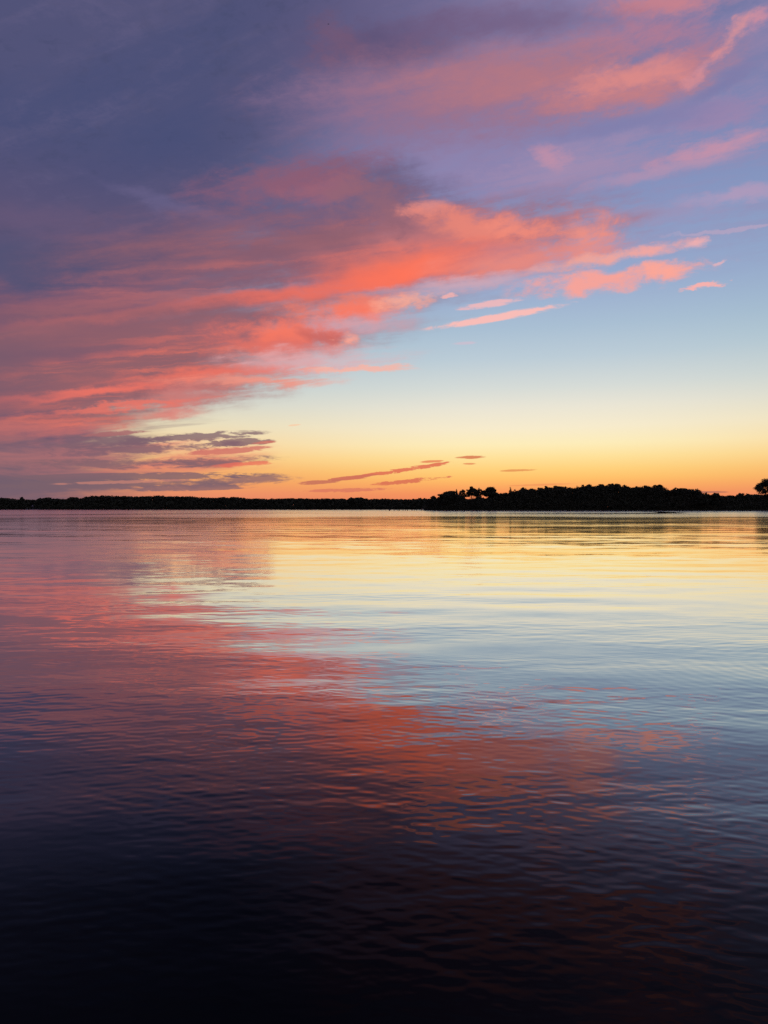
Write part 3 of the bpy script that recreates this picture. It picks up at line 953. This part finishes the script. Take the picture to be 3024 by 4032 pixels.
def poly(name, V, Fc, mat, parent=None):
    me = bpy.data.meshes.new(name)
    me.from_pydata([tuple(v) for v in V], [], Fc)
    me.materials.append(mat)
    o = bpy.data.objects.new(name, me)
    COL.objects.link(o)
    if parent is not None:
        o.parent = parent
    return o


def boxv(x0, x1, y0, y1, z0, z1):
    V = [(x0, y0, z0), (x1, y0, z0), (x1, y1, z0), (x0, y1, z0), (x0, y0, z1), (x1, y0, z1), (x1, y1, z1), (x0, y1, z1)]
    return V, [(0, 3, 2, 1), (4, 5, 6, 7), (0, 1, 5, 4), (1, 2, 6, 5), (2, 3, 7, 6), (3, 0, 4, 7)]


# house among the trees on the far left shore
hx = (125 - 1512.0) / F * 1166
hs = tag(empty('shore_house', (hx, 1168.5, 0.7)), 'small dark house with a pale gable among the trees on the far left shore', 'house')
V = [(-3, 0, 0), (3, 0, 0), (3, 8, 0), (-3, 8, 0), (-3, 0, 4.4), (3, 0, 4.4), (3, 8, 4.4), (-3, 8, 4.4), (0, 0, 7.0), (0, 8, 7.0)]
poly('wall', V, [(0, 1, 5, 8, 4), (1, 2, 6, 5), (2, 3, 7, 9, 6), (3, 0, 4, 7), (0, 3, 2, 1)], M_WALL, hs)
V = [(-3.4, -.5, 4.1), (0, -.5, 7.15), (3.4, -.5, 4.1), (-3.4, 8.5, 4.1), (0, 8.5, 7.15), (3.4, 8.5, 4.1),
     (-3.4, -.5, 4.35), (0, -.5, 7.4), (3.4, -.5, 4.35), (-3.4, 8.5, 4.35), (0, 8.5, 7.4), (3.4, 8.5, 4.35)]
poly('roof', V, [(0, 1, 4, 3), (1, 2, 5, 4), (6, 9, 10, 7), (7, 10, 11, 8), (0, 6, 7, 1), (1, 7, 8, 2), (3, 4, 10, 9), (4, 5, 11, 10), (0, 3, 9, 6), (2, 8, 11, 5)], M_ROOF, hs)
poly('gable_panel', [(-1.5, -.06, 5.0), (1.5, -.06, 5.0), (0, -.06, 6.4), (-1.5, .05, 5.0), (1.5, .05, 5.0), (0, .05, 6.4)],
     [(0, 1, 2), (3, 5, 4), (0, 3, 4, 1), (1, 4, 5, 2), (2, 5, 3, 0)], M_PALE, hs)
for wx in (-1.8, 1.8):
    fr_ = poly('window', *boxv(wx - .55, wx + .55, -.07, .05, 1.6, 3.0), M_WALL, hs)
    poly('pane', *boxv(wx - .45, wx + .45, -.1, -.05, 1.7, 2.9), M_PANE, fr_)
dr = poly('door', *boxv(-.5, .5, -.08, .05, 0.0, 2.1), M_ROOF, hs)
poly('door_handle', *boxv(.34, .4, -.14, -.07, 1.0, 1.1), M_PALE, dr)

# five pale little boats drawn up at the water's edge below it
BO = ['leftmost of', 'second from the left of', 'middle one of', 'second from the right of', 'rightmost of']
for i, px in enumerate((103.5, 116, 127, 138.5, 149)):
    x = (px - 1512.0) / F * 1161
    rb = tag(empty('small_boat', (x, 1161.5, 0.12)), BO[i] + ' five small pale boats at the shore below the far house', 'boat', 'small pale boats on the far left shore')
    rb.rotation_euler = (0, 0, math.radians((-8, 5, 0, 12, -4)[i]))
    V, Fc = [], []
    for k in range(7):
        f = k / 6.0
        hw = 0.62 * (1 - (2 * abs(f - 0.42)) ** 2.4 * 0.85)
        zt = 0.62 + 0.22 * (2 * f - 0.9) ** 2
        xx = -1.25 + 2.5 * f
        for (yy, zz_) in ((-hw, zt), (-hw * 0.75, 0.12), (0, -0.05), (hw * 0.75, 0.12), (hw, zt), (hw * .85, zt), (hw * 0.6, 0.2), (0, 0.08), (-hw * 0.6, 0.2), (-hw * .85, zt)):
            V.append((xx, yy, zz_))
    for k in range(6):
        for j in range(10):
            Fc.append((k * 10 + j, k * 10 + (j + 1) % 10, (k + 1) * 10 + (j + 1) % 10, (k + 1) * 10 + j))
    Fc.append(tuple(range(10))[::-1]); Fc.append(tuple(range(60, 70)))
    poly('hull', V, Fc, M_PALE, rb)
    poly('seat', *boxv(-.15, .15, -.48, .48, .38, .43), M_WALL, rb)

# the bird high in the sky
D = 125.0
bp = at(1294, 102, D)
V, Fc = [], []
prof_b = [(-.13, .004), (-.10, .014), (-.05, .026), (0.0, .032), (.05, .028), (.085, .018), (.10, .017), (.118, .012), (.135, .003)]
for x, r in prof_b:
    for k in range(8):
        a = 2 * math.pi * k / 8
        V.append((x, math.cos(a) * r, math.sin(a) * r))
for q in range(len(prof_b) - 1):
    for k in range(8):
        Fc.append((q * 8 + k, q * 8 + (k + 1) % 8, (q + 1) * 8 + (k + 1) % 8, (q + 1) * 8 + k))
for sd in (-1, 1):                                    # swept wings, raised
    st = [(0.055, -0.035, .02 * sd, .01), (0.06, -0.03, .09 * sd, .05), (0.045, -0.02, .16 * sd, .065), (-0.01, -0.03, .235 * sd, .05)]
    b = len(V)
    for (xf, xb, yy, zz_) in st:
        V += [(xf, yy, zz_), (xb, yy, zz_ - .004), ((xf + xb) / 2, yy, zz_ + .008)]
    for q in range(3):
        for (m_, n_) in ((0, 1), (1, 2), (2, 0)):
            Fc.append((b + q * 3 + m_, b + q * 3 + n_, b + q * 3 + 3 + n_, b + q * 3 + 3 + m_))
    Fc.append((b + 9, b + 10, b + 11))
b = len(V)                                            # fanned tail
V += [(-.11, -.010, .002), (-.11, .010, .002), (-.19, .036, .0), (-.20, 0, .0), (-.19, -.036, .0), (-.11, 0, .008)]
Fc += [(b, b + 1, b + 2, b + 3, b + 4), (b, b + 5, b + 4), (b + 5, b + 3, b + 4), (b + 5, b + 1, b + 2), (b + 5, b + 2, b + 3), (b, b + 1, b + 5)]
bird = poly('bird', V, Fc, M_BIRD)
bird.location = bp
bird.rotation_euler = (math.radians(24), math.radians(-14), math.radians(28))
bird.scale = (1.15, 1.15, 1.15)
tag(bird, 'tiny dark bird flying high against the purple cloud', 'bird')
